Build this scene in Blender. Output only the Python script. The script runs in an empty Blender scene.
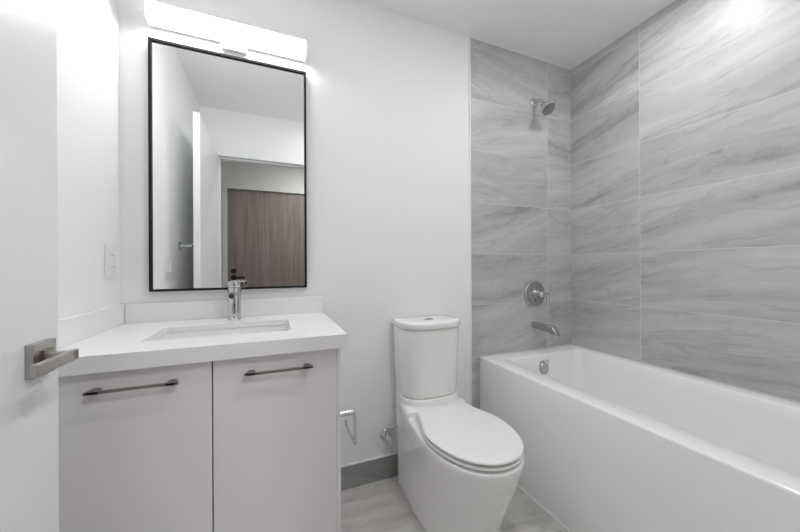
import bpy, bmesh, math, random
from mathutils import Vector, Matrix
random.seed(4)
PI = math.pi
scene = bpy.context.scene
COL = scene.collection

# ------------------------------------------------------------------ camera
CAM_Y, CAM_Z = -1.546, 1.0975
cam_d = bpy.data.cameras.new('camera')
cam = bpy.data.objects.new('camera', cam_d); COL.objects.link(cam)
cam_d.sensor_fit = 'HORIZONTAL'; cam_d.sensor_width = 36.0
cam_d.lens = 314.094 / 800 * 36.0
cam_d.shift_y = 0.62 / 800
cam_d.clip_start = 0.01
yaw, roll = math.radians(22.22), math.radians(-0.255)
cam.location = (0, CAM_Y, CAM_Z)
cam.matrix_world = (Matrix.Translation((0, CAM_Y, CAM_Z)) @ Matrix.Rotation(-yaw, 4, 'Z')
                    @ Matrix.Rotation(PI / 2, 4, 'X') @ Matrix.Rotation(roll, 4, 'Z'))
scene.camera = cam

# ------------------------------------------------------------------ world, lights, exposure
w = bpy.data.worlds.new('world'); scene.world = w; w.use_nodes = True
w.node_tree.nodes['Background'].inputs[0].default_value = (1, 1, 1, 1)
w.node_tree.nodes['Background'].inputs[1].default_value = 0.3
scene.view_settings.view_transform = 'Standard'
scene.view_settings.look = 'None'
scene.view_settings.gamma = 1.0
scene.view_settings.use_curve_mapping = False
scene.view_settings.exposure = 0.57
scene.cycles.max_bounces = 16
scene.cycles.diffuse_bounces = 12
scene.cycles.glossy_bounces = 6
BAR_EMIT = 21.0
TUB_LIGHT = 2.8
ROOM_FILL = 4.0
HALL_FILL = 8.0

def area(name, loc, rot, sx, sy, power, color=(1, 1, 1), shape='RECTANGLE', spread=PI):
    l = bpy.data.lights.new(name, 'AREA'); l.shape = shape
    l.size = sx; l.size_y = sy; l.energy = power; l.color = color; l.spread = spread
    o = bpy.data.objects.new(name, l); COL.objects.link(o)
    o.location = loc; o.rotation_euler = rot
    return o

# ------------------------------------------------------------------ materials
def mat(name, color, rough=0.5, metal=0.0, coat=0.0, emit=None, estr=0.0, spec=0.5, bump=0.0, bscale=60, var=0.0, aniso=0.0):
    m = bpy.data.materials.new(name); m.use_nodes = True
    nt = m.node_tree; b = nt.nodes['Principled BSDF']
    b.inputs['Base Color'].default_value = (*color, 1)
    b.inputs['Roughness'].default_value = rough
    b.inputs['Metallic'].default_value = metal
    b.inputs['Coat Weight'].default_value = coat
    b.inputs['Coat Roughness'].default_value = 0.05
    b.inputs['Specular IOR Level'].default_value = spec
    if emit:
        b.inputs['Emission Color'].default_value = (*emit, 1)
        b.inputs['Emission Strength'].default_value = estr
    if bump or var:
        g = nt.nodes.new('ShaderNodeNewGeometry')
        n = nt.nodes.new('ShaderNodeTexNoise'); n.inputs['Scale'].default_value = bscale
        n.inputs['Detail'].default_value = 4
        nt.links.new(g.outputs['Position'], n.inputs['Vector'])
        if bump:
            bp = nt.nodes.new('ShaderNodeBump'); bp.inputs['Strength'].default_value = bump
            bp.inputs['Distance'].default_value = 0.002
            nt.links.new(n.outputs['Fac'], bp.inputs['Height'])
            nt.links.new(bp.outputs['Normal'], b.inputs['Normal'])
        if var:
            mx = nt.nodes.new('ShaderNodeMix'); mx.data_type = 'RGBA'
            mx.inputs['A'].default_value = (*[c * (1 - var) for c in color], 1)
            mx.inputs['B'].default_value = (*[min(1, c * (1 + var)) for c in color], 1)
            nt.links.new(n.outputs['Fac'], mx.inputs['Factor'])
            nt.links.new(mx.outputs['Result'], b.inputs['Base Color'])
    return m

def tile_mat(name, axis, u0, v0, tw, th, vaxis='Z', slope=0.0, srand=0.3, dark=(0.30, 0.30, 0.295), mid=(0.45, 0.45, 0.445),
             light=(0.60, 0.60, 0.59), grout=(0.62, 0.62, 0.605), gw=0.0016, rough=0.38, off=0.0, seed=0.0):
    m = bpy.data.materials.new(name); m.use_nodes = True
    nt = m.node_tree; L = nt.links.new; bs = nt.nodes['Principled BSDF']
    def math_(op, a, b=None, c=None):
        n = nt.nodes.new('ShaderNodeMath'); n.operation = op
        for i, v in enumerate((a, b, c)):
            if v is None: continue
            if isinstance(v, (int, float)): n.inputs[i].default_value = v
            else: L(v, n.inputs[i])
        return n.outputs[0]
    def comb(x, y, z):
        n = nt.nodes.new('ShaderNodeCombineXYZ')
        for i, v in enumerate((x, y, z)):
            if isinstance(v, (int, float)): n.inputs[i].default_value = v
            else: L(v, n.inputs[i])
        return n.outputs[0]
    def noise(vec, scale=1.0, detail=4, rough_=0.55, dist=0.0):
        n = nt.nodes.new('ShaderNodeTexNoise'); n.inputs['Scale'].default_value = scale
        n.inputs['Detail'].default_value = detail; n.inputs['Roughness'].default_value = rough_
        n.inputs['Distortion'].default_value = dist
        L(vec, n.inputs['Vector']); return n.outputs['Fac']
    def ramp(fac, stops):
        n = nt.nodes.new('ShaderNodeValToRGB'); cr = n.color_ramp
        cr.interpolation = 'EASE'
        while len(cr.elements) < len(stops): cr.elements.new(0.5)
        for e, (p, c) in zip(cr.elements, stops):
            e.position = p; e.color = (*c, 1) if len(c) == 3 else c
        L(fac, n.inputs[0]); return n.outputs[0]
    g = nt.nodes.new('ShaderNodeNewGeometry'); s = nt.nodes.new('ShaderNodeSeparateXYZ')
    L(g.outputs['Position'], s.inputs[0])
    U = s.outputs[axis]; V = s.outputs[vaxis]
    vv = math_('DIVIDE', math_('SUBTRACT', V, v0), th); row = math_('FLOOR', vv)
    uu = math_('DIVIDE', math_('SUBTRACT', U, u0), tw)
    if off: uu = math_('ADD', uu, math_('MULTIPLY', row, off))
    colm = math_('FLOOR', uu)
    fu = math_('FRACT', uu); fv = math_('FRACT', vv)
    du = math_('MULTIPLY', math_('MINIMUM', fu, math_('SUBTRACT', 1.0, fu)), tw)
    dv = math_('MULTIPLY', math_('MINIMUM', fv, math_('SUBTRACT', 1.0, fv)), th)
    d = math_('MINIMUM', du, dv)
    gm = nt.nodes.new('ShaderNodeMapRange'); gm.inputs['From Min'].default_value = gw * 0.7
    gm.inputs['From Max'].default_value = gw * 1.3; gm.inputs['To Min'].default_value = 1; gm.inputs['To Max'].default_value = 0
    L(d, gm.inputs['Value'])
    wn = nt.nodes.new('ShaderNodeTexWhiteNoise'); wn.noise_dimensions = '3D'
    L(comb(colm, row, seed), wn.inputs['Vector'])
    rs = nt.nodes.new('ShaderNodeSeparateColor'); L(wn.outputs['Color'], rs.inputs[0])
    r1, r2, r3 = rs.outputs
    sl = math_('ADD', slope, math_('MULTIPLY', math_('SUBTRACT', r1, 0.5), srand * 2))
    bend = math_('MULTIPLY', math_('SINE', math_('ADD', math_('MULTIPLY', U, 5.0), math_('MULTIPLY', r2, 6.28))), 0.018)
    v2 = math_('ADD', math_('ADD', V, math_('MULTIPLY', U, sl)), bend)
    rz = math_('MULTIPLY', r3, 37.0)
    n1 = noise(comb(math_('MULTIPLY', U, 0.8), math_('MULTIPLY', v2, 6.5), rz), 1.0, 4, 0.5, 0.25)
    n2 = noise(comb(math_('MULTIPLY', U, 1.3), math_('MULTIPLY', v2, 19.0), math_('ADD', rz, 9.0)), 1.0, 4, 0.55, 0.2)
    n3 = noise(comb(math_('MULTIPLY', U, 10.0), math_('MULTIPLY', v2, 22.0), rz), 1.0, 7, 0.7, 0.6)
    n4 = noise(comb(math_('MULTIPLY', U, 1.6), math_('MULTIPLY', v2, 8.0), math_('ADD', rz, 21.0)), 1.0, 5, 0.5, 0.3)
    base = math_('ADD', math_('MULTIPLY', n1, 0.52), math_('ADD', math_('MULTIPLY', n2, 0.24), math_('MULTIPLY', n3, 0.24)))
    base = math_('ADD', base, math_('MULTIPLY', math_('SUBTRACT', r2, 0.5), 0.05))
    c = ramp(base, [(0.35, dark), (0.46, mid), (0.55, [0.5 * (a + b) for a, b in zip(mid, light)]), (0.66, light)])
    vein = math_('ABSOLUTE', math_('SUBTRACT', n4, 0.5))
    vm = nt.nodes.new('ShaderNodeMapRange'); vm.inputs['From Min'].default_value = 0.0; vm.inputs['From Max'].default_value = 0.022
    vm.inputs['To Min'].default_value = 0.35; vm.inputs['To Max'].default_value = 0
    L(vein, vm.inputs['Value'])
    vf = math_('MULTIPLY', vm.outputs[0], math_('GREATER_THAN', n2, 0.47))
    m1 = nt.nodes.new('ShaderNodeMix'); m1.data_type = 'RGBA'
    L(vf, m1.inputs['Factor']); L(c, m1.inputs['A']); m1.inputs['B'].default_value = (*[x * 0.85 for x in dark], 1)
    m2 = nt.nodes.new('ShaderNodeMix'); m2.data_type = 'RGBA'
    L(gm.outputs[0], m2.inputs['Factor']); L(m1.outputs['Result'], m2.inputs['A']); m2.inputs['B'].default_value = (*grout, 1)
    L(m2.outputs['Result'], bs.inputs['Base Color'])
    rr = math_('ADD', rough, math_('MULTIPLY', gm.outputs[0], 0.4)); L(rr, bs.inputs['Roughness'])
    bp = nt.nodes.new('ShaderNodeBump'); bp.inputs['Strength'].default_value = 0.25; bp.inputs['Distance'].default_value = 0.001
    L(math_('SUBTRACT', math_('MULTIPLY', n3, 0.3), gm.outputs[0]), bp.inputs['Height'])
    L(bp.outputs['Normal'], bs.inputs['Normal'])
    return m

def wood_mat():
    m = bpy.data.materials.new('brown_oak_veneer'); m.use_nodes = True
    nt = m.node_tree; L = nt.links.new; b = nt.nodes['Principled BSDF']
    g = nt.nodes.new('ShaderNodeNewGeometry'); mp = nt.nodes.new('ShaderNodeMapping')
    mp.inputs['Scale'].default_value = (26, 26, 1.3); L(g.outputs['Position'], mp.inputs['Vector'])
    n = nt.nodes.new('ShaderNodeTexNoise'); n.inputs['Scale'].default_value = 1; n.inputs['Detail'].default_value = 8
    n.inputs['Roughness'].default_value = 0.65; n.inputs['Distortion'].default_value = 0.8
    L(mp.outputs[0], n.inputs['Vector'])
    r = nt.nodes.new('ShaderNodeValToRGB')
    r.color_ramp.elements[0].position = 0.3; r.color_ramp.elements[0].color = (0.15, 0.115, 0.105, 1)
    r.color_ramp.elements[1].position = 0.7; r.color_ramp.elements[1].color = (0.29, 0.235, 0.215, 1)
    L(n.outputs['Fac'], r.inputs[0]); L(r.outputs[0], b.inputs['Base Color'])
    b.inputs['Roughness'].default_value = 0.45
    return m

M = {}
M['wall'] = mat('white_wall_paint', (0.87, 0.87, 0.875), 0.55, bump=0.06, bscale=180)
M['ceiling'] = mat('white_ceiling_paint', (0.87, 0.87, 0.87), 0.8, bump=0.05, bscale=150)
M['door'] = mat('white_door_paint', (0.80, 0.805, 0.815), 0.32)
M['trim'] = mat('white_caulk_trim', (0.82, 0.82, 0.81), 0.45)
M['tile_back'] = tile_mat('grey_veined_tile_back', 'X', 1.685, -0.043, 0.61, 0.304, slope=-0.06, srand=0.26, seed=12.0)
M['tile_right'] = tile_mat('grey_veined_tile_side', 'Y', -0.434, -0.043, 0.61, 0.304, slope=0.16, srand=0.10, seed=5.0)
M['tile_floor'] = tile_mat('grey_floor_tile', 'X', 0.47, -0.10, 0.61, 0.305, vaxis='Y', slope=-0.03, srand=0.10, off=0.33,
                           dark=(0.34, 0.332, 0.32), mid=(0.54, 0.528, 0.51), light=(0.74, 0.725, 0.705), grout=(0.52, 0.51, 0.50), seed=8.0)
M['tile_base'] = tile_mat('grey_baseboard_tile', 'X', 0.12, -0.6, 0.61, 1.2, slope=0.1, srand=0.1,
                          dark=(0.22, 0.22, 0.212), mid=(0.31, 0.31, 0.30), light=(0.40, 0.40, 0.385), seed=2.0)
M['hallfloor'] = mat('hall_wood_floor', (0.42, 0.38, 0.34), 0.4, var=0.15, bscale=8)
M['hallwall'] = mat('hall_wall_paint', (0.62, 0.62, 0.61), 0.6)
M['quartz'] = mat('white_quartz', (0.83, 0.83, 0.83), 0.22, coat=0.2, var=0.012, bscale=220)
M['cabinet'] = mat('light_grey_lacquer', (0.79, 0.765, 0.78), 0.35)
M['gap'] = mat('dark_carcass', (0.20, 0.19, 0.19), 0.7)
M['porcelain'] = mat('white_porcelain', (0.87, 0.87, 0.86), 0.10, coat=0.6)
M['plastic'] = mat('white_seat_plastic', (0.85, 0.85, 0.84), 0.22, coat=0.2)
M['acrylic'] = mat('white_tub_acrylic', (0.87, 0.87, 0.87), 0.18, coat=0.3)
M['chrome'] = mat('polished_chrome', (0.66, 0.66, 0.67), 0.06, metal=1.0)
M['chrome_face'] = mat('grey_nozzle_face', (0.33, 0.33, 0.34), 0.35, metal=0.6, bump=0.8, bscale=350)
M['satin'] = mat('satin_chrome', (0.50, 0.50, 0.505), 0.14, metal=1.0)
M['nickel'] = mat('brushed_nickel', (0.47, 0.435, 0.405), 0.34, metal=1.0, bump=0.1, bscale=400)
M['nickel_dark'] = mat('dark_brushed_nickel', (0.33, 0.295, 0.265), 0.38, metal=1.0)
M['black'] = mat('black_frame_metal', (0.010, 0.010, 0.012), 0.5, spec=0.25)
M['mirror'] = mat('mirror_glass', (0.90, 0.92, 0.91), 0.0, metal=1.0)
M['bar'] = mat('lit_opal_diffuser', (0.9, 0.9, 0.9), 0.4, emit=(1.0, 1.0, 1.0), estr=BAR_EMIT)
M['lens'] = mat('lit_downlight_lens', (0.9, 0.9, 0.9), 0.4, emit=(1.0, 1.0, 0.99), estr=5.0)
M['white_metal'] = mat('white_enamel', (0.82, 0.82, 0.82), 0.35)
M['bar_end'] = mat('opal_end_cap', (0.85, 0.85, 0.85), 0.4)
M['plate'] = mat('polished_plate', (0.85, 0.85, 0.85), 0.25, metal=0.5)
M['switch'] = mat('white_switch_plastic', (0.80, 0.80, 0.79), 0.3)
M['slot'] = mat('dark_slot', (0.05, 0.05, 0.05), 0.5)
M['wood'] = wood_mat()

# ------------------------------------------------------------------ helpers
ROOT = {}
def root_loc(o):
    v = Vector((0, 0, 0))
    while o is not None: v += Vector(o.location); o = o.parent
    return v
def tag(o, label=None, cat=None, group=None, kind=None):
    if label: o['label'] = label
    if cat: o['category'] = cat
    if group: o['group'] = group
    if kind: o['kind'] = kind
    return o
def thing(name, label, cat, loc, group=None):
    o = bpy.data.objects.new(name, None); COL.objects.link(o); o.location = loc
    o.empty_display_size = 0.05
    return tag(o, label, cat, group)
def obj(name, bm, m, parent=None, smooth=False, bevel=0.0, seg=3, origin=None, angle=35, label=None, recalc=True):
    """bm is in world coordinates; ends as one mesh object"""
    if recalc: bmesh.ops.recalc_face_normals(bm, faces=bm.faces)
    base = root_loc(parent) if parent else Vector(origin or (0, 0, 0))
    bmesh.ops.translate(bm, verts=bm.verts, vec=-base)
    me = bpy.data.meshes.new(name); bm.to_mesh(me); bm.free()
    me.materials.append(m)
    o = bpy.data.objects.new(name, me); COL.objects.link(o)
    if parent: o.parent = parent
    else: o.location = base
    if bevel:
        md = o.modifiers.new('bevel', 'BEVEL'); md.width = bevel; md.segments = seg
        md.limit_method = 'ANGLE'; md.angle_limit = math.radians(40); md.harden_normals = False
        smooth = True
    if smooth:
        for p in me.polygons: p.use_smooth = True
        try: me.set_sharp_from_angle(angle=math.radians(angle))
        except Exception: pass
    if label: o['label'] = label
    return o
def struct(name, bm, m, **k):
    o = obj(name, bm, m, **k); o['kind'] = 'structure'; return o
def box(bm, x0, x1, y0, y1, z0, z1):
    v = [bm.verts.new((x, y, z)) for z in (z0, z1) for y in (y0, y1) for x in (x0, x1)]
    for f in ((0, 1, 3, 2), (4, 6, 7, 5), (0, 4, 5, 1), (2, 3, 7, 6), (0, 2, 6, 4), (1, 5, 7, 3)):
        bm.faces.new([v[i] for i in f])
    return bm
def B(*a): return box(bmesh.new(), *a)
def loft(bm, rings, cap0=True, cap1=True, closed=True):
    rv = [[bm.verts.new(p) for p in r] for r in rings]
    n = len(rv[0])
    for a, b in zip(rv, rv[1:]):
        for i in range(n if closed else n - 1):
            j = (i + 1) % n
            bm.faces.new((a[i], a[j], b[j], b[i]))
    if cap0: bm.faces.new(list(reversed(rv[0])))
    if cap1: bm.faces.new(rv[-1])
    return bm
def frame_of(d):
    d = Vector(d).normalized(); up = Vector((0, 0, 1)) if abs(d.z) < 0.95 else Vector((1, 0, 0))
    a = d.cross(up).normalized(); return a, a.cross(d).normalized()
def cyl(bm, p0, p1, r0, r1=None, n=32, prof=None):
    """prof: list of (t, r) along p0->p1"""
    p0, p1 = Vector(p0), Vector(p1); a, b = frame_of(p1 - p0)
    prof = prof or [(0, r0), (1, r0 if r1 is None else r1)]
    rings = []
    for t, r in prof:
        c = p0.lerp(p1, t); rings.append([c + (a * math.cos(2 * PI * i / n) + b * math.sin(2 * PI * i / n)) * r for i in range(n)])
    return loft(bm, rings)
def tube(bm, pts, r, n=14):
    pts = [Vector(p) for p in pts]; rings = []
    d0 = (pts[1] - pts[0]).normalized(); a, b = frame_of(d0)
    for i, p in enumerate(pts):
        d = (pts[min(i + 1, len(pts) - 1)] - pts[max(i - 1, 0)]).normalized()
        a = (a - d * a.dot(d)).normalized(); b = d.cross(a)
        rr = r[i] if isinstance(r, (list, tuple)) else r
        rings.append([p + (a * math.cos(2 * PI * k / n) + b * math.sin(2 * PI * k / n)) * rr for k in range(n)])
    return loft(bm, rings)
def smooth_path(pts, k=6):
    pts = [Vector(p) for p in pts]; out = []
    P = [pts[0]] + pts + [pts[-1]]
    for i in range(1, len(P) - 2):
        for s in range(k):
            t = s / k; a, b, c, d = P[i - 1], P[i], P[i + 1], P[i + 2]
            out.append(0.5 * ((2 * b) + (c - a) * t + (2 * a - 5 * b + 4 * c - d) * t * t + (3 * b - a - 3 * c + d) * t ** 3))
    out.append(pts[-1]); return out
def rrect(x0, x1, y0, y1, r, z, n=8):
    r = max(r, 1e-4); out = []
    for cx, cy, a0 in ((x1 - r, y1 - r, 0), (x0 + r, y1 - r, PI / 2), (x0 + r, y0 + r, PI), (x1 - r, y0 + r, 1.5 * PI)):
        for i in range(n + 1):
            a = a0 + (PI / 2) * i / n; out.append((cx + r * math.cos(a), cy + r * math.sin(a), z))
    return out
def sphere(bm, c, r, n=20, sz=1.0):
    c = Vector(c); rings = []
    for i in range(1, n // 2):
        a = PI * i / (n // 2)
        rings.append([(c.x + r * math.sin(a) * math.cos(2 * PI * k / n), c.y + r * math.sin(a) * math.sin(2 * PI * k / n), c.z + sz * r * math.cos(a)) for k in range(n)])
    return loft(bm, rings)

# ================================================================== ROOM SHELL
XL, XR, YF, ZC = -0.547, 1.897, -1.524, 2.44
XT, XTUB, ZT = 1.078, 1.1346, 0.565
T = 0.12
HALL_Y = -2.80
struct('floor', B(XL - T, XR + T, YF - T, T, -0.10, 0.0), M['tile_floor'])
struct('ceiling', B(-1.5, XR + T, HALL_Y - T, T, ZC, ZC + 0.10), M['ceiling'])
bm = bmesh.new(); box(bm, XL - T, XT, 0, T, 0, ZC)
struct('wall_back', bm, M['wall'])
struct('wall_back_tiled', B(XT, XR, 0, T, 0, ZC), M['tile_back'])
struct('wall_right', B(XR, XR + T, YF, T, 0, ZC), M['tile_right'])
struct('wall_left', B(XL - T, XL, YF - T, 0, 0, ZC), M['wall'])
DX0, DX1, DH = -0.418, 0.412, 2.047        # doorway
bm = bmesh.new()
box(bm, XL, DX0 - 0.012, YF - T, YF, 0, ZC); box(bm, DX1 + 0.012, XR + T, YF - T, YF, 0, ZC)
box(bm, DX0 - 0.012, DX1 + 0.012, YF - T, YF, DH + 0.012, ZC)
struct('wall_front', bm, M['wall'])
bm = bmesh.new()
box(bm, DX0 - 0.012, DX0, YF - T - 0.004, YF + 0.003, 0, DH); box(bm, DX1, DX1 + 0.012, YF - T - 0.004, YF + 0.003, 0, DH)
box(bm, DX0 - 0.012, DX1 + 0.012, YF - T - 0.004, YF + 0.003, DH, DH + 0.012)
struct('trim_1', bm, M['door'])                                   # door jamb lining
bm = bmesh.new()
box(bm, DX0, DX0 + 0.010, YF - T + 0.02, YF - 0.045, 0, DH - 0.010)
box(bm, DX0, DX1, YF - T + 0.02, YF - 0.045, DH - 0.010, DH)
struct('trim_2', bm, M['door'])                                   # door stop
# edge profile where the painted wall meets the tile, caulk lines
struct('trim_3', B(XT - 0.006, XT, -0.009, 0, 0, ZC), M['trim'])
bm = bmesh.new(); box(bm, XTUB - 0.006, XTUB, YF, -0.001, 0, 0.006)
struct('trim_4', bm, M['trim'])
bm = bmesh.new(); box(bm, XT, XR, -0.004, 0, ZC - 0.004, ZC); box(bm, XR - 0.004, XR, YF, -0.004, ZC - 0.004, ZC)
struct('trim_5', bm, M['trim'])
# tiled baseboard
struct('baseboard_back', B(0.215, XT - 0.006, -0.011, 0, 0.0, 0.113), M['tile_base'])
struct('trim_6', B(0.215, XT - 0.006, -0.011, 0, 0.113, 0.118), M['trim'])
# hall behind the doorway (seen in the mirror)
struct('floor_hall', B(-1.5, XR + T, HALL_Y - T, YF - T, -0.10, 0.0), M['hallfloor'])
EX0, EX1, EZ = -0.497, 0.417, 2.06
bm = bmesh.new(); box(bm, -1.5, EX0 - 0.05, HALL_Y - T, HALL_Y, 0, ZC); box(bm, EX1 + 0.05, XR + T, HALL_Y - T, HALL_Y, 0, ZC)
box(bm, EX0 - 0.05, EX1 + 0.05, HALL_Y - T, HALL_Y, EZ + 0.05, ZC)
struct('wall_hall', bm, M['hallwall'])
struct('wall_hall_left', B(-1.5, -1.4, HALL_Y, YF - T, 0, ZC), M['hallwall'])
struct('wall_hall_right', B(XR, XR + T, HALL_Y, YF - T, 0, ZC), M['hallwall'])
struct('wall_hall_front', B(-1.5, XL - T, YF - T - 0.1, YF - T, 0, ZC), M['hallwall'])
bm = bmesh.new()
box(bm, EX0 - 0.05, EX0, HALL_Y - T, HALL_Y + 0.012, 0, EZ + 0.05); box(bm, EX1, EX1 + 0.05, HALL_Y - T, HALL_Y + 0.012, 0, EZ + 0.05)
box(bm, EX0, EX1, HALL_Y - T, HALL_Y + 0.012, EZ, EZ + 0.05)
struct('trim_7', bm, M['hallwall'])
ed = struct('door_2', B(EX0 + 0.003, EX1 - 0.003, HALL_Y - 0.065, HALL_Y - 0.02, 0.008, EZ - 0.003), M['wood'],
            origin=(-0.04, HALL_Y - 0.04, 0.008), bevel=0.002)
bm = bmesh.new(); cyl(bm, (-0.047, HALL_Y - 0.021, 1.498), (-0.047, HALL_Y - 0.014, 1.498), 0.011, n=20)
obj('peephole', bm, M['nickel_dark'], ed, smooth=True)
hx = -0.43
bm = bmesh.new(); cyl(bm, (hx, HALL_Y - .021, 1.052), (hx, HALL_Y - .004, 1.052), 0.030, n=28)
obj('deadbolt', bm, M['black'], ed, smooth=True)
bm = bmesh.new(); cyl(bm, (hx, HALL_Y - .021, .972), (hx, HALL_Y - .010, .972), 0.030, n=28); cyl(bm, (hx, HALL_Y - .012, .972), (hx, HALL_Y + .045, .972), 0.011, n=16)
box(bm, hx - .010, hx + .125, HALL_Y + .034, HALL_Y + .048, .959, .985)
obj('lever', bm, M['black'], ed, smooth=True)

# ---------------------------------------------------------------- bathroom door, standing open
E0 = Vector((-0.3985, -0.699, 0)); E1 = Vector((-0.412, -1.515, 0))       # right face: free edge, hinge edge
u = (E1 - E0).normalized(); nrm = Vector((u.y, -u.x, 0)) ; nrm = nrm if nrm.x < 0 else -nrm
TH = 0.037
bm = bmesh.new()
q = [E0, E1, E1 + nrm * TH, E0 + nrm * TH]
loft(bm, [[(p.x, p.y, 0.010) for p in q], [(p.x, p.y, 2.037) for p in q]])
door = struct('door_1', bm, M['door'], origin=(E1.x, E1.y, 0.010), bevel=0.0015, seg=2)
def dp(s, out, z):       # point on the door: s along from free edge, out = distance from the right face into the room
    p = E0 + u * s - nrm * out; return Vector((p.x, p.y, z))
def dbox(bm, s0, s1, o0, o1, z0, z1):
    q = [(s0, o0), (s1, o0), (s1, o1), (s0, o1)]
    return loft(bm, [[dp(a, b, z0) for a, b in q], [dp(a, b, z1) for a, b in q]])
for side in (0, 1):
    def oo(v): return v if side == 0 else -TH - v
    pl = obj('handle_plate', dbox(bmesh.new(), 0.031, 0.092, oo(0), oo(0.012), 0.901, 0.963), M['nickel'], door, bevel=0.0012)
    bm = bmesh.new()
    dbox(bm, 0.054, 0.071, oo(0.0115), oo(0.056 if side == 0 else 0.050), 0.925, 0.942)
    dbox(bm, 0.054, 0.164, oo(0.045 if side == 0 else 0.040), oo(0.056 if side == 0 else 0.052), 0.924, 0.943)
    obj('lever', bm, M['nickel'], pl, bevel=0.0012)
    bm = bmesh.new(); dbox(bm, 0.046, 0.072, oo(0.0115), oo(0.016), 0.923, 0.948)
    obj('lever_collar', bm, M['nickel_dark'], pl, bevel=0.001)
obj('latch_plate', loft(bmesh.new(), [[tuple(E0 + nrm * a - u * b + Vector((0, 0, z))) for a, b in ((0.008, -0.0002), (0.029, -0.0002), (0.029, 0.0012), (0.008, 0.0012))] for z in (0.905, 0.965)]),
    M['nickel'], door)

# ================================================================== BATHTUB
bt = thing('bathtub', 'white rectangular alcove bathtub with a flat apron against the grey tiled walls', 'bathtub', (1.516, -0.762, 0))
bm = bmesh.new()
X0, X1, Y0, Y1 = XTUB, XR - 0.001, YF + 0.001, -0.001
ix0, ix1, iy0, iy1 = 1.238, 1.803, -1.42, -0.120
def rr(dx, r, z, dxr=None, dyn=None):
    return rrect(ix0 + dx, ix1 - (dx if dxr is None else dxr), iy0 + (dx if dyn is None else dyn), iy1 - dx, r, z)
rings = [rrect(X0, X1, Y0, Y1, .003, 0.0), rrect(X0, X1, Y0, Y1, .003, ZT - .010),
         rrect(X0 + .001, X1 - .001, Y0 + .001, Y1 - .001, .003, ZT - .005),
         rrect(X0 + .004, X1 - .004, Y0 + .004, Y1 - .004, .003, ZT - .0015),
         rrect(X0 + .010, X1 - .010, Y0 + .010, Y1 - .010, .003, ZT),
         rr(-.008, .046, ZT), rr(-.003, .042, ZT - .002), rr(0, .040, ZT - .007),
         rr(.006, .045, ZT - .06), rr(.016, .055, .40, dyn=.08), rr(.030, .07, .25, dyn=.18), rr(.042, .085, .17, dyn=.25),
         rr(.060, .10, .135, dyn=.29), rr(.090, .10, .120, dyn=.33), rr(.16, .10, .112, dyn=.42)]
loft(bm, rings)
obj('tub_basin', bm, M['acrylic'], bt, smooth=True, angle=50)
bm = bmesh.new()
ox, oy, oz = 1.502, -0.128, 0.490
cyl(bm, (ox, oy + .004, oz), (ox, oy - .018, oz), .031, n=36, prof=[(0, .031), (.5, .031), (1, .026)])
for v in bm.verts: v.co.z = oz + (v.co.z - oz) * 1.35
ov = obj('overflow_cover', bm, M['satin'], bt, smooth=True)
bm = bmesh.new(); cyl(bm, (ox, oy - .012, oz + .028), (ox, oy - .026, oz + .042), .0095, n=20); sphere(bm, (ox, oy - .026, oz + .042), .013)
obj('overflow_knob', bm, M['chrome'], ov, smooth=True)
bm = bmesh.new(); cyl(bm, (ox - .02, -.30, .110), (ox - .02, -.30, .1165), .033, n=32, prof=[(0, .034), (.6, .034), (1, .029)])
obj('drain', bm, M['chrome'], bt, smooth=True)

# ---- tub spout, valve and shower head on the back wall
FX = 1.563
sp = thing('tub_spout', 'chrome tub spout on the tiled wall just above the tub rim', 'tub spout', (FX, 0, .713))
bm = bmesh.new()
def srect(y, w_, z0, z1, r=.006): return [(FX + px, y, pz) for px, pz, _ in rrect(-w_, w_, z0, z1, r, 0, 5)]
loft(bm, [srect(0, .0225, .699, .741, .012), srect(-.006, .0225, .699, .741, .014), srect(-.10, .0225, .695, .737, .014), srect(-.140, .022, .691, .735, .014),
          srect(-.156, .0215, .684, .733, .012), srect(-.160, .0215, .682, .730, .012), srect(-.182, .020, .680, .704, .008)])
spo = obj('spout_body', bm, M['satin'], sp, smooth=True, angle=45)
bm = bmesh.new(); cyl(bm, (FX, -.164, .684), (FX, -.164, .676), .016, .016, n=24)
obj('spout_outlet', bm, M['chrome'], sp, smooth=True)

sv = thing('shower_valve', 'round chrome shower valve plate with a side lever on the tiled wall', 'shower valve', (FX, 0, .917))
bm = bmesh.new(); c = (FX, 0, .918)
cyl(bm, c, (FX, -.012, .918), .087, n=56, prof=[(0, .085), (.45, .085), (.8, .082), (1, .076)])
obj('escutcheon', bm, M['satin'], sv, smooth=True, angle=60)
bm = bmesh.new(); cyl(bm, (FX, -.011, .920), (FX, -.075, .920), .02, n=28, prof=[(0, .026), (.2, .025), (.22, .019), (.8, .019), (.95, .017), (1, .013)])
obj('valve_stem', bm, M['chrome'], sv, smooth=True, angle=50)
bm = bmesh.new()
tube(bm, smooth_path([(FX - .01, -.060, .922), (FX + .02, -.060, .923), (FX + .040, -.060, .922), (FX + .050, -.060, .916), (FX + .052, -.060, .900), (FX + .052, -.060, .846)], 5), .0098, 14)
obj('lever', bm, M['chrome'], sv, smooth=True, angle=60)

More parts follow.
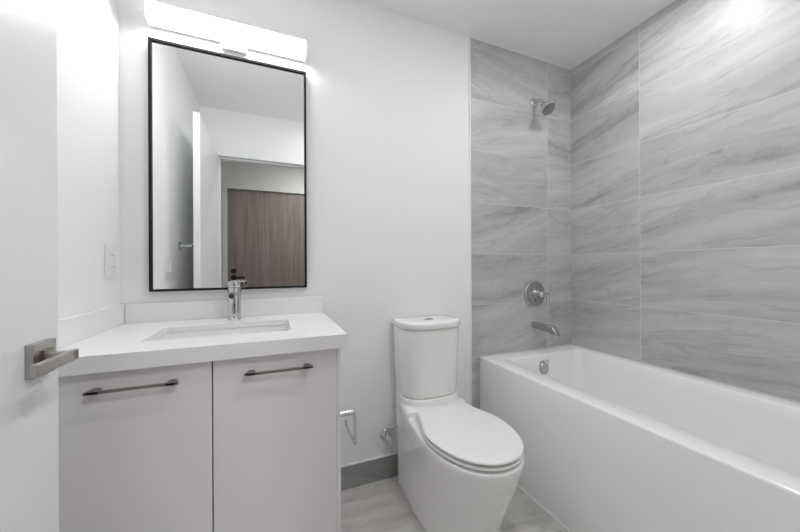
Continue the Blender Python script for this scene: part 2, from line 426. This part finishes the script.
sh = thing('wall_shower', 'chrome shower head on a short bent arm high on the tiled wall', 'shower head', (FX, 0, 2.145))
bm = bmesh.new(); cyl(bm, (FX, 0, 2.145), (FX, -.014, 2.145), .03, n=36, prof=[(0, .030), (.4, .030), (.8, .024), (1, .014)])
obj('flange', bm, M['chrome'], sh, smooth=True, angle=60)
bm = bmesh.new(); tube(bm, smooth_path([(FX, -.006, 2.145), (FX, -.030, 2.145), (FX, -.048, 2.140), (FX, -.064, 2.126), (FX, -.074, 2.112)], 6), .0105, 18)
obj('shower_arm', bm, M['chrome'], sh, smooth=True, angle=60)
d = Vector((0.02, -.62, -.78)).normalized(); p = Vector((FX, -.074, 2.112))
bm = bmesh.new(); sphere(bm, p + d * .008, .0165, 22)
hd_p = p + d * .016
cyl(bm, hd_p, hd_p + d * .058, .02, n=44, prof=[(0, .014), (.12, .017), (.3, .026), (.6, .040), (.82, .045), (.95, .046), (1, .043)])
hd = obj('spray_head', bm, M['chrome'], sh, smooth=True, angle=50)
bm = bmesh.new(); cyl(bm, hd_p + d * .0575, hd_p + d * .060, .040, .038, n=40)
a_, b_ = frame_of(d)
for rad, n_ in ((.012, 6), (.022, 11), (.032, 16)):
    for k in range(n_):
        t = 2 * PI * k / n_; q_ = hd_p + d * .059 + (a_ * math.cos(t) + b_ * math.sin(t)) * rad
        cyl(bm, q_, q_ + d * .003, .0022, .0016, n=8)
obj('nozzle_face', bm, M['chrome_face'], hd, smooth=True, angle=50)

# ================================================================== TOILET
CX = 0.740
tl = thing('toilet', 'white two-piece toilet with closed lid between the vanity and the tub', 'toilet', (CX, -.35, 0))
def outline(a, ab, yb, yc, yf, z, n=22, pw=2.1, rb=.02):
    """closed plan outline: squared back at yb, half-width ab there, a at yc, rounded nose to yf"""
    half = []
    m_ = 10
    half.append((0, yb))
    half.append((ab * .5, yb))
    for i in range(5):
        t = (PI / 2) * i / 4; half.append((ab - rb + rb * math.sin(t), yb - rb + rb * math.cos(t)))
    for i in range(1, m_):
        t = i / m_; s = t * t * (3 - 2 * t)
        half.append((ab + (a - ab) * s, (yb - rb) + (yc - yb + rb) * t))
    for i in range(n + 1):
        t = (PI / 2) * i / n
        half.append((a * max(0.0, math.cos(t)) ** (2 / pw), yc + (yf - yc) * math.sin(t) ** (2 / pw)))
    right = [(CX + x, y, z) for x, y in half]
    left = [(CX - x, y, z) for x, y in reversed(half[1:-1])]
    return right + left
bm = bmesh.new()
L_ = [  # z, a, ab, yc, yf
    (0.000, .161, .151, -.30, -.565), (0.004, .163, .153, -.30, -.57), (0.06, .162, .153, -.31, -.585), (0.13, .162, .153, -.33, -.610),
    (0.20, .165, .153, -.36, -.640), (0.27, .171, .153, -.40, -.668), (0.33, .178, .153, -.42, -.688), (0.37, .182, .152, -.44, -.699),
    (0.392, .183, .150, -.44, -.702), (0.398, .180, .147, -.44, -.699)]
loft(bm, [outline(a, ab, -.05 if z < .3 else -.03, yc, yf, z, pw=2.15) for z, a, ab, yc, yf in L_])
# pedestal for the tank, flaring down into the deck
def dshape(hw, yb, yc, yf, z, n=18, pw=3.0, r=.014): return outline(hw, hw - .001, yb, yc, yf, z, n=n, pw=pw, rb=r)
loft(bm, [dshape(.150, -.018, -.10, -.30, .20), dshape(.150, -.018, -.10, -.30, .385), dshape(.150, -.018, -.10, -.265, .398), dshape(.150, -.018, -.10, -.240, .411),
          dshape(.150, -.018, -.10, -.224, .428), dshape(.150, -.018, -.10, -.215, .450), dshape(.150, -.018, -.10, -.213, .462)])
loft(bm, [outline(.150, .148, -.03, -.20, -.236, .18, pw=3), outline(.157, .149, -.03, -.20, -.236, .31, pw=3), outline(.167, .150, -.018, -.20, -.236, .40, pw=3), outline(.164, .148, -.018, -.20, -.232, .420, pw=3), outline(.155, .142, -.022, -.195, -.226, .427, pw=3)])
bowl = obj('bowl', bm, M['porcelain'], tl, smooth=True)
md = bowl.modifiers.new('blend', 'REMESH'); md.mode = 'VOXEL'; md.voxel_size = 0.006; md.use_smooth_shade = True
md = bowl.modifiers.new('relax', 'SMOOTH'); md.factor = 0.5; md.iterations = 7
bm = bmesh.new()
loft(bm, [dshape(.141, -.022, -.095, -.195, .4640), dshape(.147, -.020, -.095, -.205, .4665), dshape(.148, -.018, -.095, -.207, .475), dshape(.158, -.014, -.10, -.218, .790), dshape(.155, -.016, -.10, -.215, .7935)])
tank = obj('tank', bm, M['porcelain'], tl, smooth=True, angle=40)
bm = bmesh.new()
loft(bm, [dshape(.153, -.014, -.10, -.218, .7955), dshape(.159, -.012, -.10, -.224, .797), dshape(.162, -.010, -.10, -.228, .801), dshape(.162, -.010, -.10, -.228, .821),
          dshape(.161, -.011, -.10, -.227, .8255), dshape(.157, -.015, -.10, -.223, .8285), dshape(.10, -.06, -.10, -.17, .8295)])
obj('tank_lid', bm, M['porcelain'], tl, smooth=True, angle=50)
bm = bmesh.new()
def oval(cx, cy, a, b, z, n=36): return [(cx + a * math.cos(2 * PI * i / n), cy + b * math.sin(2 * PI * i / n), z) for i in range(n)]
loft(bm, [oval(CX, -.118, .026, .021, .827), oval(CX, -.118, .026, .021, .8305), oval(CX, -.118, .023, .018, .832), oval(CX, -.118, .021, .016, .8312)])
fb = obj('flush_button', bm, M['nickel_dark'], tl, smooth=True, angle=50)
bm = bmesh.new(); loft(bm, [oval(CX - .008, -.118, .010, .012, .831), oval(CX - .008, -.118, .010, .012, .8328), oval(CX - .008, -.118, .008, .010, .8335)])
obj('small_flush_key', bm, M['chrome'], fb, smooth=True)
# seat ring and closed lid
def slab(rs): return loft(bmesh.new(), rs)
def egg(ds, z, yb=-.232, full=.182): return outline(full - ds, full - ds - .045, yb - ds, -.450, -.700 + ds, z, n=26, pw=2.1, rb=min(.03, (full - ds - .045) * .45))
obj('seat', slab([egg(.014, .4065), egg(.006, .4075), egg(.002, .4095), egg(.002, .4135), egg(.005, .4160), egg(.014, .4165)]), M['plastic'], tl, smooth=True, angle=60)
obj('seat_lid', slab([egg(.014, .4255), egg(.005, .4262), egg(.001, .4285), egg(.001, .4325), egg(.004, .4355), egg(.012, .4375), egg(.05, .4390), egg(.10, .4395)]), M['plastic'], tl, smooth=True, angle=60)
for s in (-1, 1):
    bm = bmesh.new(); cyl(bm, (CX + s * .075 - .02, -.240, .414), (CX + s * .075 + .02, -.240, .414), .0125, n=20)
    obj('seat_hinge', bm, M['plastic'], tl, smooth=True)

for (bx_, by_) in ((-.12, -.33), (.12, -.33), (-.09, -.60), (.09, -.60)):
    bm = bmesh.new(); cyl(bm, (CX + bx_, by_, .396), (CX + bx_, by_, .4065), .009, n=14); cyl(bm, (CX + bx_, by_, .416), (CX + bx_, by_, .4260), .009, n=14)
    obj('seat_bumper', bm, M['plastic'], tl, smooth=True)
# shut-off valve on the wall beside the toilet
VX, VZ = .548, .222
vv = thing('water_shutoff_valve', 'small chrome shut-off valve on the wall left of the toilet', 'water valve', (VX, 0, VZ))
bm = bmesh.new(); cyl(bm, (VX, 0, VZ), (VX, -.010, VZ), .032, n=32, prof=[(0, .033), (.35, .032), (1, .014)])
obj('escutcheon', bm, M['chrome'], vv, smooth=True, angle=60)
bm = bmesh.new(); cyl(bm, (VX, -.008, VZ), (VX, -.062, VZ), .010, n=20, prof=[(0, .008), (.45, .008), (.46, .0125), (1, .0125)])
cyl(bm, (VX, -.05, VZ - .005), (VX, -.05, VZ + .032), .0085, n=16)
obj('valve_body', bm, M['chrome'], vv, smooth=True, angle=50)
bm = bmesh.new(); loft(bm, [[(VX + a, y, VZ + b) for a, b, _ in [(0.011 * math.cos(t) , 0.022 * math.sin(t), 0) for t in [2 * PI * i / 24 for i in range(24)]]] for y in (-.062, -.074)])
obj('valve_handle', bm, M['chrome'], vv, smooth=True, bevel=.002)
bm = bmesh.new(); tube(bm, smooth_path([(VX, -.05, VZ + .030), (VX + .004, -.052, VZ + .046), (VX + .020, -.054, VZ + .056), (VX + .041, -.055, VZ + .060)], 6), .0062, 14)
obj('supply_hose', bm, M['satin'], vv, smooth=True, angle=60)

# ================================================================== VANITY
VF = -.520; VR = .207; DZ0 = .10; DZ1 = .832
vn = thing('vanity_cabinet', 'light grey two-door bathroom vanity cabinet under the white countertop', 'cabinet', ((XL + VR) / 2, -.26, 0))
bm = bmesh.new()
box(bm, XL + .001, XL + .019, VF + .019, -.001, .0, .838)
box(bm, XL + .019, VR - .013, VF + .019, -.001, .10, .118)
box(bm, XL + .019, VR - .013, -.008, -.001, .118, .838)
box(bm, XL + .019, VR - .013, VF + .10, VF + .118, 0, .10)
box(bm, XL + .019, VR - .013, VF + .021, VF + .035, .800, .838)
obj('body', bm, M['gap'], vn)
obj('side_panel', B(VR - .013, VR, VF, -.001, 0, .838), M['cabinet'], vn, bevel=.0008, seg=2)
GX = -.157
for x0, x1, hx0, hx1, lab in ((XL + .004, GX - .0018, -.427, -.231, 'left cabinet door'), (GX + .0018, VR - .0136, -.074, .118, 'right cabinet door')):
    dr = obj('door', B(x0, x1, VF, VF + .018, DZ0, DZ1), M['cabinet'], vn, bevel=.0008, seg=2)
    hz = .790
    bm = bmesh.new()
    # slim bar with trapezoid feet at both ends
    n = 20; top = []
    rings = []
    for i in range(n + 1):
        t = i / n; x = hx0 + .006 + (hx1 - hx0 - .012) * t
        y = VF - .024
        rings.append([(x, y - .004, hz - .004), (x, y + .004, hz - .004), (x, y + .004, hz + .003), (x, y - .004, hz + .003)])
    loft(bm, rings)
    for sx, x in ((1, hx0), (-1, hx1)):
        a = [(x, VF - .028), (x + sx * .030, VF - .028), (x + sx * .026, VF), (x + sx * .010, VF)]
        loft(bm, [[(p_, q_, hz - .004) for p_, q_ in a], [(p_, q_, hz + .004) for p_, q_ in a]])
    obj('handle', bm, M['nickel_dark'], dr, bevel=.0008, seg=2)

# countertop with rectangular cut-out, upstands
CTZ0, CTZ1, CTF, CTR = .838, .882, -.544, .2265
SX0, SX1, SY0, SY1 = -.358, .062, -.414, -.165
ct = thing('countertop', 'white quartz vanity top with low upstands along two walls', 'countertop', ((XL + CTR) / 2, -.27, CTZ0))
bm = bmesh.new()
n_ = 8
o0, o1 = rrect(XL + .001, CTR, CTF, -.001, .0012, CTZ0, n_), rrect(XL + .001, CTR, CTF, -.001, .0012, CTZ1 - .001, n_)
o2 = rrect(XL + .002, CTR - .001, CTF + .001, -.002, .0012, CTZ1, n_)
i2 = rrect(SX0 - .001, SX1 + .001, SY0 - .001, SY1 + .001, .016, CTZ1, n_); i1 = rrect(SX0, SX1, SY0, SY1, .015, CTZ1 - .001, n_); i0 = rrect(SX0, SX1, SY0, SY1, .015, CTZ1 - .020, n_)
j0 = rrect(XL + .022, CTR - .021, CTF + .021, -.022, .003, CTZ1 - .020, n_); j1 = rrect(XL + .022, CTR - .021, CTF + .021, -.022, .003, CTZ0, n_)
loft(bm, [o0, o1, o2, i2, i1, i0, j0, j1, o0], cap0=False, cap1=False)
bmesh.ops.remove_doubles(bm, verts=bm.verts, dist=1e-6)
obj('worktop', bm, M['quartz'], ct, smooth=True, angle=30)
obj('upstand', B(XL + .021, CTR - .001, -.020, -.001, CTZ1 + .0003, .958), M['quartz'], ct, bevel=.0012, seg=2)
obj('upstand', B(XL + .001, XL + .020, CTF + .002, -.001, CTZ1 + .0003, .958), M['quartz'], ct, bevel=.0012, seg=2)

sk = thing('sink', 'white rectangular undermount basin set in the quartz top', 'sink', ((SX0 + SX1) / 2, (SY0 + SY1) / 2, .70))
bm = bmesh.new()
e = .006; zt_ = CTZ1 - .0205
def sr(d_, r, z): return rrect(SX0 - e + d_, SX1 + e - d_, SY0 - e + d_, SY1 + e - d_, r, z, 8)
loft(bm, [sr(-.014, .02, zt_ - .010), sr(-.014, .02, zt_), sr(0, .018, zt_), sr(.002, .02, zt_ - .006), sr(.006, .024, .79), sr(.014, .04, .747), sr(.035, .05, .722), sr(.09, .03, .711)], cap0=False)
rv = [sr(-.014, .02, zt_ - .010), sr(0.0, .02, zt_ - .018), sr(.0, .03, .76), sr(.02, .045, .715), sr(.06, .04, .702)]
loft(bm, rv, cap0=False)
bmesh.ops.remove_doubles(bm, verts=bm.verts, dist=1e-6)
obj('basin', bm, M['porcelain'], sk, smooth=True, angle=50)
bm = bmesh.new(); cyl(bm, (-.147, -.28, .709), (-.147, -.28, .7145), .027, n=32, prof=[(0, .028), (.6, .028), (1, .022)])
obj('drain', bm, M['chrome'], sk, smooth=True)

# faucet
fx, fy = -.143, -.078
fc = thing('faucet', 'chrome single-handle faucet on the white countertop behind the basin', 'faucet', (fx, fy, CTZ1))
bm = bmesh.new(); z0 = CTZ1
cyl(bm, (fx, fy, z0), (fx, fy, z0 + .132), .022, n=40, prof=[(0, .027), (.03, .027), (.045, .0245), (.12, .024), (.97, .024), (1, .023)])
obj('faucet_body', bm, M['chrome'], fc, smooth=True, angle=50)
bm = bmesh.new()
cyl(bm, (fx, fy - .010, z0 + .106), (fx - .001, fy - .098, z0 + .105), .0135, n=28, prof=[(0, .013), (.96, .0125), (1, .0115)])
so = obj('spout', bm, M['chrome'], fc, smooth=True, angle=50)
bm = bmesh.new(); cyl(bm, (fx - .001, fy - .0975, z0 + .105), (fx - .001, fy - .100, z0 + .105), .0098, n=24)
obj('aerator', bm, M['slot'], so, smooth=True)
bm = bmesh.new()
cyl(bm, (fx, fy, z0 + .134), (fx, fy, z0 + .158), .024, n=40, prof=[(0, .0255), (.08, .0265), (.85, .0265), (1, .025)])
fh = obj('handle', bm, M['chrome'], fc, smooth=True, angle=50)
bm = bmesh.new(); box(bm, fx + .005, fx + .040, fy - .012, fy + .012, z0 + .132, z0 + .157)
obj('lever', bm, M['satin'], fh, bevel=.0015)
bm = bmesh.new()
loft(bm, [[(fx + .002 + .0035 * math.cos(t), fy - yy, z0 + .062 + .010 * math.sin(t)) for t in [2 * PI * i / 24 for i in range(24)]] for yy in (.0225, .0250)])
obj('dark_oval_inset', bm, M['slot'], fc, smooth=True)  # small dark oval inset on the front of the faucet body

# ================================================================== MIRROR + VANITY LIGHT
mx0, mx1, mz0, mz1 = -.4495, .1525, 1.002, 2.011
mr = thing('wall_mirror', 'tall rectangular mirror with a thin black frame above the vanity', 'mirror', ((mx0 + mx1) / 2, 0, mz0))
MD = .022; FW = .009
bm = bmesh.new()
def fr(x0, x1, z0, z1, y): return [(x0, y, z0), (x1, y, z0), (x1, y, z1), (x0, y, z1)]
loft(bm, [fr(mx0, mx1, mz0, mz1, -.0015), fr(mx0, mx1, mz0, mz1, -MD), fr(mx0 + FW, mx1 - FW, mz0 + FW, mz1 - FW, -MD), fr(mx0 + FW, mx1 - FW, mz0 + FW, mz1 - FW, -.0015)], cap0=False, cap1=False)
loft(bm, [fr(mx0 + .001, mx1 - .001, mz0 + .001, mz1 - .001, -.0015), fr(mx0 + .001, mx1 - .001, mz0 + .001, mz1 - .001, -.008)])
obj('frame', bm, M['black'], mr)
bm = bmesh.new(); box(bm, mx0 + FW - .0005, mx1 - FW + .0005, -.013, -.0085, mz0 + FW - .0005, mz1 - FW + .0005)
obj('mirror_glass', bm, M['mirror'], mr)

lx0, lx1 = -.446, .149
lt = thing('vanity_light', 'long lit white bar light on the wall over the mirror', 'wall light', ((lx0 + lx1) / 2, 0, 2.05))
BZ0, BZ1 = 2.061, 2.124
bm = bmesh.new()          # opaque metal back and top of the fixture
loft(bm, [[(x, y, z) for y, z in ((-.016, BZ0 - .001), (-.022, BZ0 - .001), (-.022, BZ1 + .0005), (-.066, BZ1 + .0005), (-.066, BZ1 + .004), (-.016, BZ1 + .004))] for x in (lx0 + .002, lx1 - .002)])
obj('back_channel', bm, M['white_metal'], lt)
bm = bmesh.new()
ypro = [(-.0225, BZ0), (-.054, BZ0), (-.064, BZ0 + .004), (-.069, BZ0 + .013), (-.069, BZ1 - .006), (-.064, BZ1), (-.0225, BZ1)]
loft(bm, [[(x, y, z) for y, z in ypro] for x in (lx0 + .0035, lx1 - .0035)])
obj('diffuser', bm, M['bar'], lt, smooth=True, angle=35)
for xa, xb in ((lx0, lx0 + .003), (lx1 - .003, lx1)):
    bm = bmesh.new()
    epro = [(-.016, BZ0 - .001), (-.056, BZ0 - .001), (-.066, BZ0 + .003), (-.070, BZ0 + .013), (-.070, BZ1 + .001), (-.066, BZ1 + .005), (-.016, BZ1 + .005)]
    loft(bm, [[(x, y, z) for y, z in epro] for x in (xa, xb)])
    obj('end_cap', bm, M['bar_end'], lt)
bm = bmesh.new(); box(bm, -.198, -.096, -.020, -.001, 2.037, 2.059); box(bm, -.198, -.096, -.015, -.001, 2.059, 2.118)
mt = obj('mounting_plate', bm, M['plate'], lt, bevel=.001)
bm = bmesh.new(); cyl(bm, (-.147, -.020, 2.052), (-.147, -.026, 2.052), .005, n=18)
obj('thumb_screw', bm, M['chrome'], mt, smooth=True)

# ================================================================== WALL FITTINGS
ol = thing('power_outlet', 'white outlet plate on the left wall above the countertop near the corner', 'outlet', (XL, -.083, 1.121))
obj('cover_plate', B(XL, XL + .006, -.125, -.041, 1.060, 1.182), M['switch'], ol, bevel=.002)
ins = obj('socket_insert', B(XL + .005, XL + .008, -.100, -.066, 1.087, 1.155), M['switch'], ol, bevel=.0008)
for z in (1.098, 1.140):
    bm = bmesh.new(); box(bm, XL + .0075, XL + .0084, -.091, -.089, z, z + .008); box(bm, XL + .0075, XL + .0084, -.077, -.075, z, z + .007)
    obj('slots', bm, M['slot'], ins)
bm = bmesh.new(); box(bm, XL + .0075, XL + .0092, -.088, -.078, 1.116, 1.120); box(bm, XL + .0075, XL + .0092, -.088, -.078, 1.123, 1.127)
obj('test_buttons', bm, M['switch'], ins)

sw = thing('light_switch', 'white multi-gang switch plate on the left wall, seen in the mirror below the hook', 'light switch', (XL, -.63, 1.096))
obj('cover_plate', B(XL, XL + .006, -.715, -.545, 1.036, 1.158), M['switch'], sw, bevel=.002)
for yc in (-.676, -.630, -.584):
    obj('rocker', B(XL + .005, XL + .0095, yc - .0165, yc + .0165, 1.064, 1.130), M['switch'], sw, bevel=.001)
    bm = bmesh.new(); box(bm, XL + .009, XL + .0102, yc - .010, yc + .010, 1.068, 1.071)
    obj('indicator', bm, M['slot'], sw)

rh = thing('robe_hook', 'chrome robe hook on the left wall, seen in the mirror beside the open door', 'hook', (XL, -.865, 1.236))
obj('rose', B(XL, XL + .008, -.885, -.845, 1.212, 1.262), M['chrome'], rh, bevel=.001)
bm = bmesh.new(); box(bm, XL + .006, XL + .078, -.872, -.858, 1.229, 1.243); box(bm, XL + .070, XL + .078, -.872, -.858, 1.229, 1.252)
obj('arm', bm, M['chrome'], rh, bevel=.001)

ty, tz = -.285, .506
tp = thing('toilet_paper_holder', 'empty chrome toilet paper holder on the right side of the vanity', 'paper holder', (VR, ty, tz))
bm = bmesh.new(); cyl(bm, (VR - .0008, ty, tz), (VR + .006, ty, tz), .019, n=28)
obj('rose', bm, M['chrome'], tp, smooth=True)
bm = bmesh.new(); cyl(bm, (VR + .005, ty, tz), (VR + .098, ty, tz), .0115, n=22)
obj('post', bm, M['chrome'], tp, smooth=True)
bm = bmesh.new()
tube(bm, smooth_path([(VR + .094, ty, tz), (VR + .101, ty, tz - .010), (VR + .105, ty, tz - .035), (VR + .106, ty, tz - .09), (VR + .106, ty, tz - .122), (VR + .106, ty + .008, tz - .134),
                      (VR + .106, ty + .03, tz - .136), (VR + .106, ty + .10, tz - .136), (VR + .106, ty + .165, tz - .136), (VR + .106, ty + .172, tz - .128), (VR + .106, ty + .172, tz - .115)], 5), .0068, 14)
obj('roll_arm', bm, M['chrome'], tp, smooth=True, angle=60)

# ================================================================== CEILING DOWNLIGHTS: tub lamp, added fill lamps in room and hall
def downlight(x, y, label, power, group='recessed ceiling downlights'):
    t = thing('recessed_downlight', label, 'ceiling light', (x, y, ZC), 'recessed ceiling downlights')
    bm = bmesh.new(); n = 40
    def ring(r, z): return [(x + r * math.cos(2 * PI * i / n), y + r * math.sin(2 * PI * i / n), z) for i in range(n)]
    loft(bm, [ring(.062, ZC - .0002), ring(.062, ZC - .004), ring(.048, ZC - .006), ring(.046, ZC - .0002)], cap0=False, cap1=False)
    obj('trim_ring', bm, M['white_metal'], t, smooth=True)
    bm = bmesh.new(); loft(bm, [ring(.045, ZC - .0005), ring(.045, ZC - .003)])
    obj('lens', bm, M['lens'], t)
    l = area('downlight_lamp', (x, y, ZC - .008), (0, 0, 0), .085, .085, power, shape='DISK')
    return t
downlight(1.50, -.72, 'round recessed ceiling downlight over the bathtub', TUB_LIGHT)
downlight(.66, -1.12, 'added round fill light in the ceiling in front of the toilet and vanity', ROOM_FILL)  # unseen lamp, added to brighten the vanity front and tub apron
downlight(.55, -2.10, 'added round fill light in the hall ceiling outside the bathroom door', HALL_FILL)  # unseen hall lamp, added as fill through the doorway
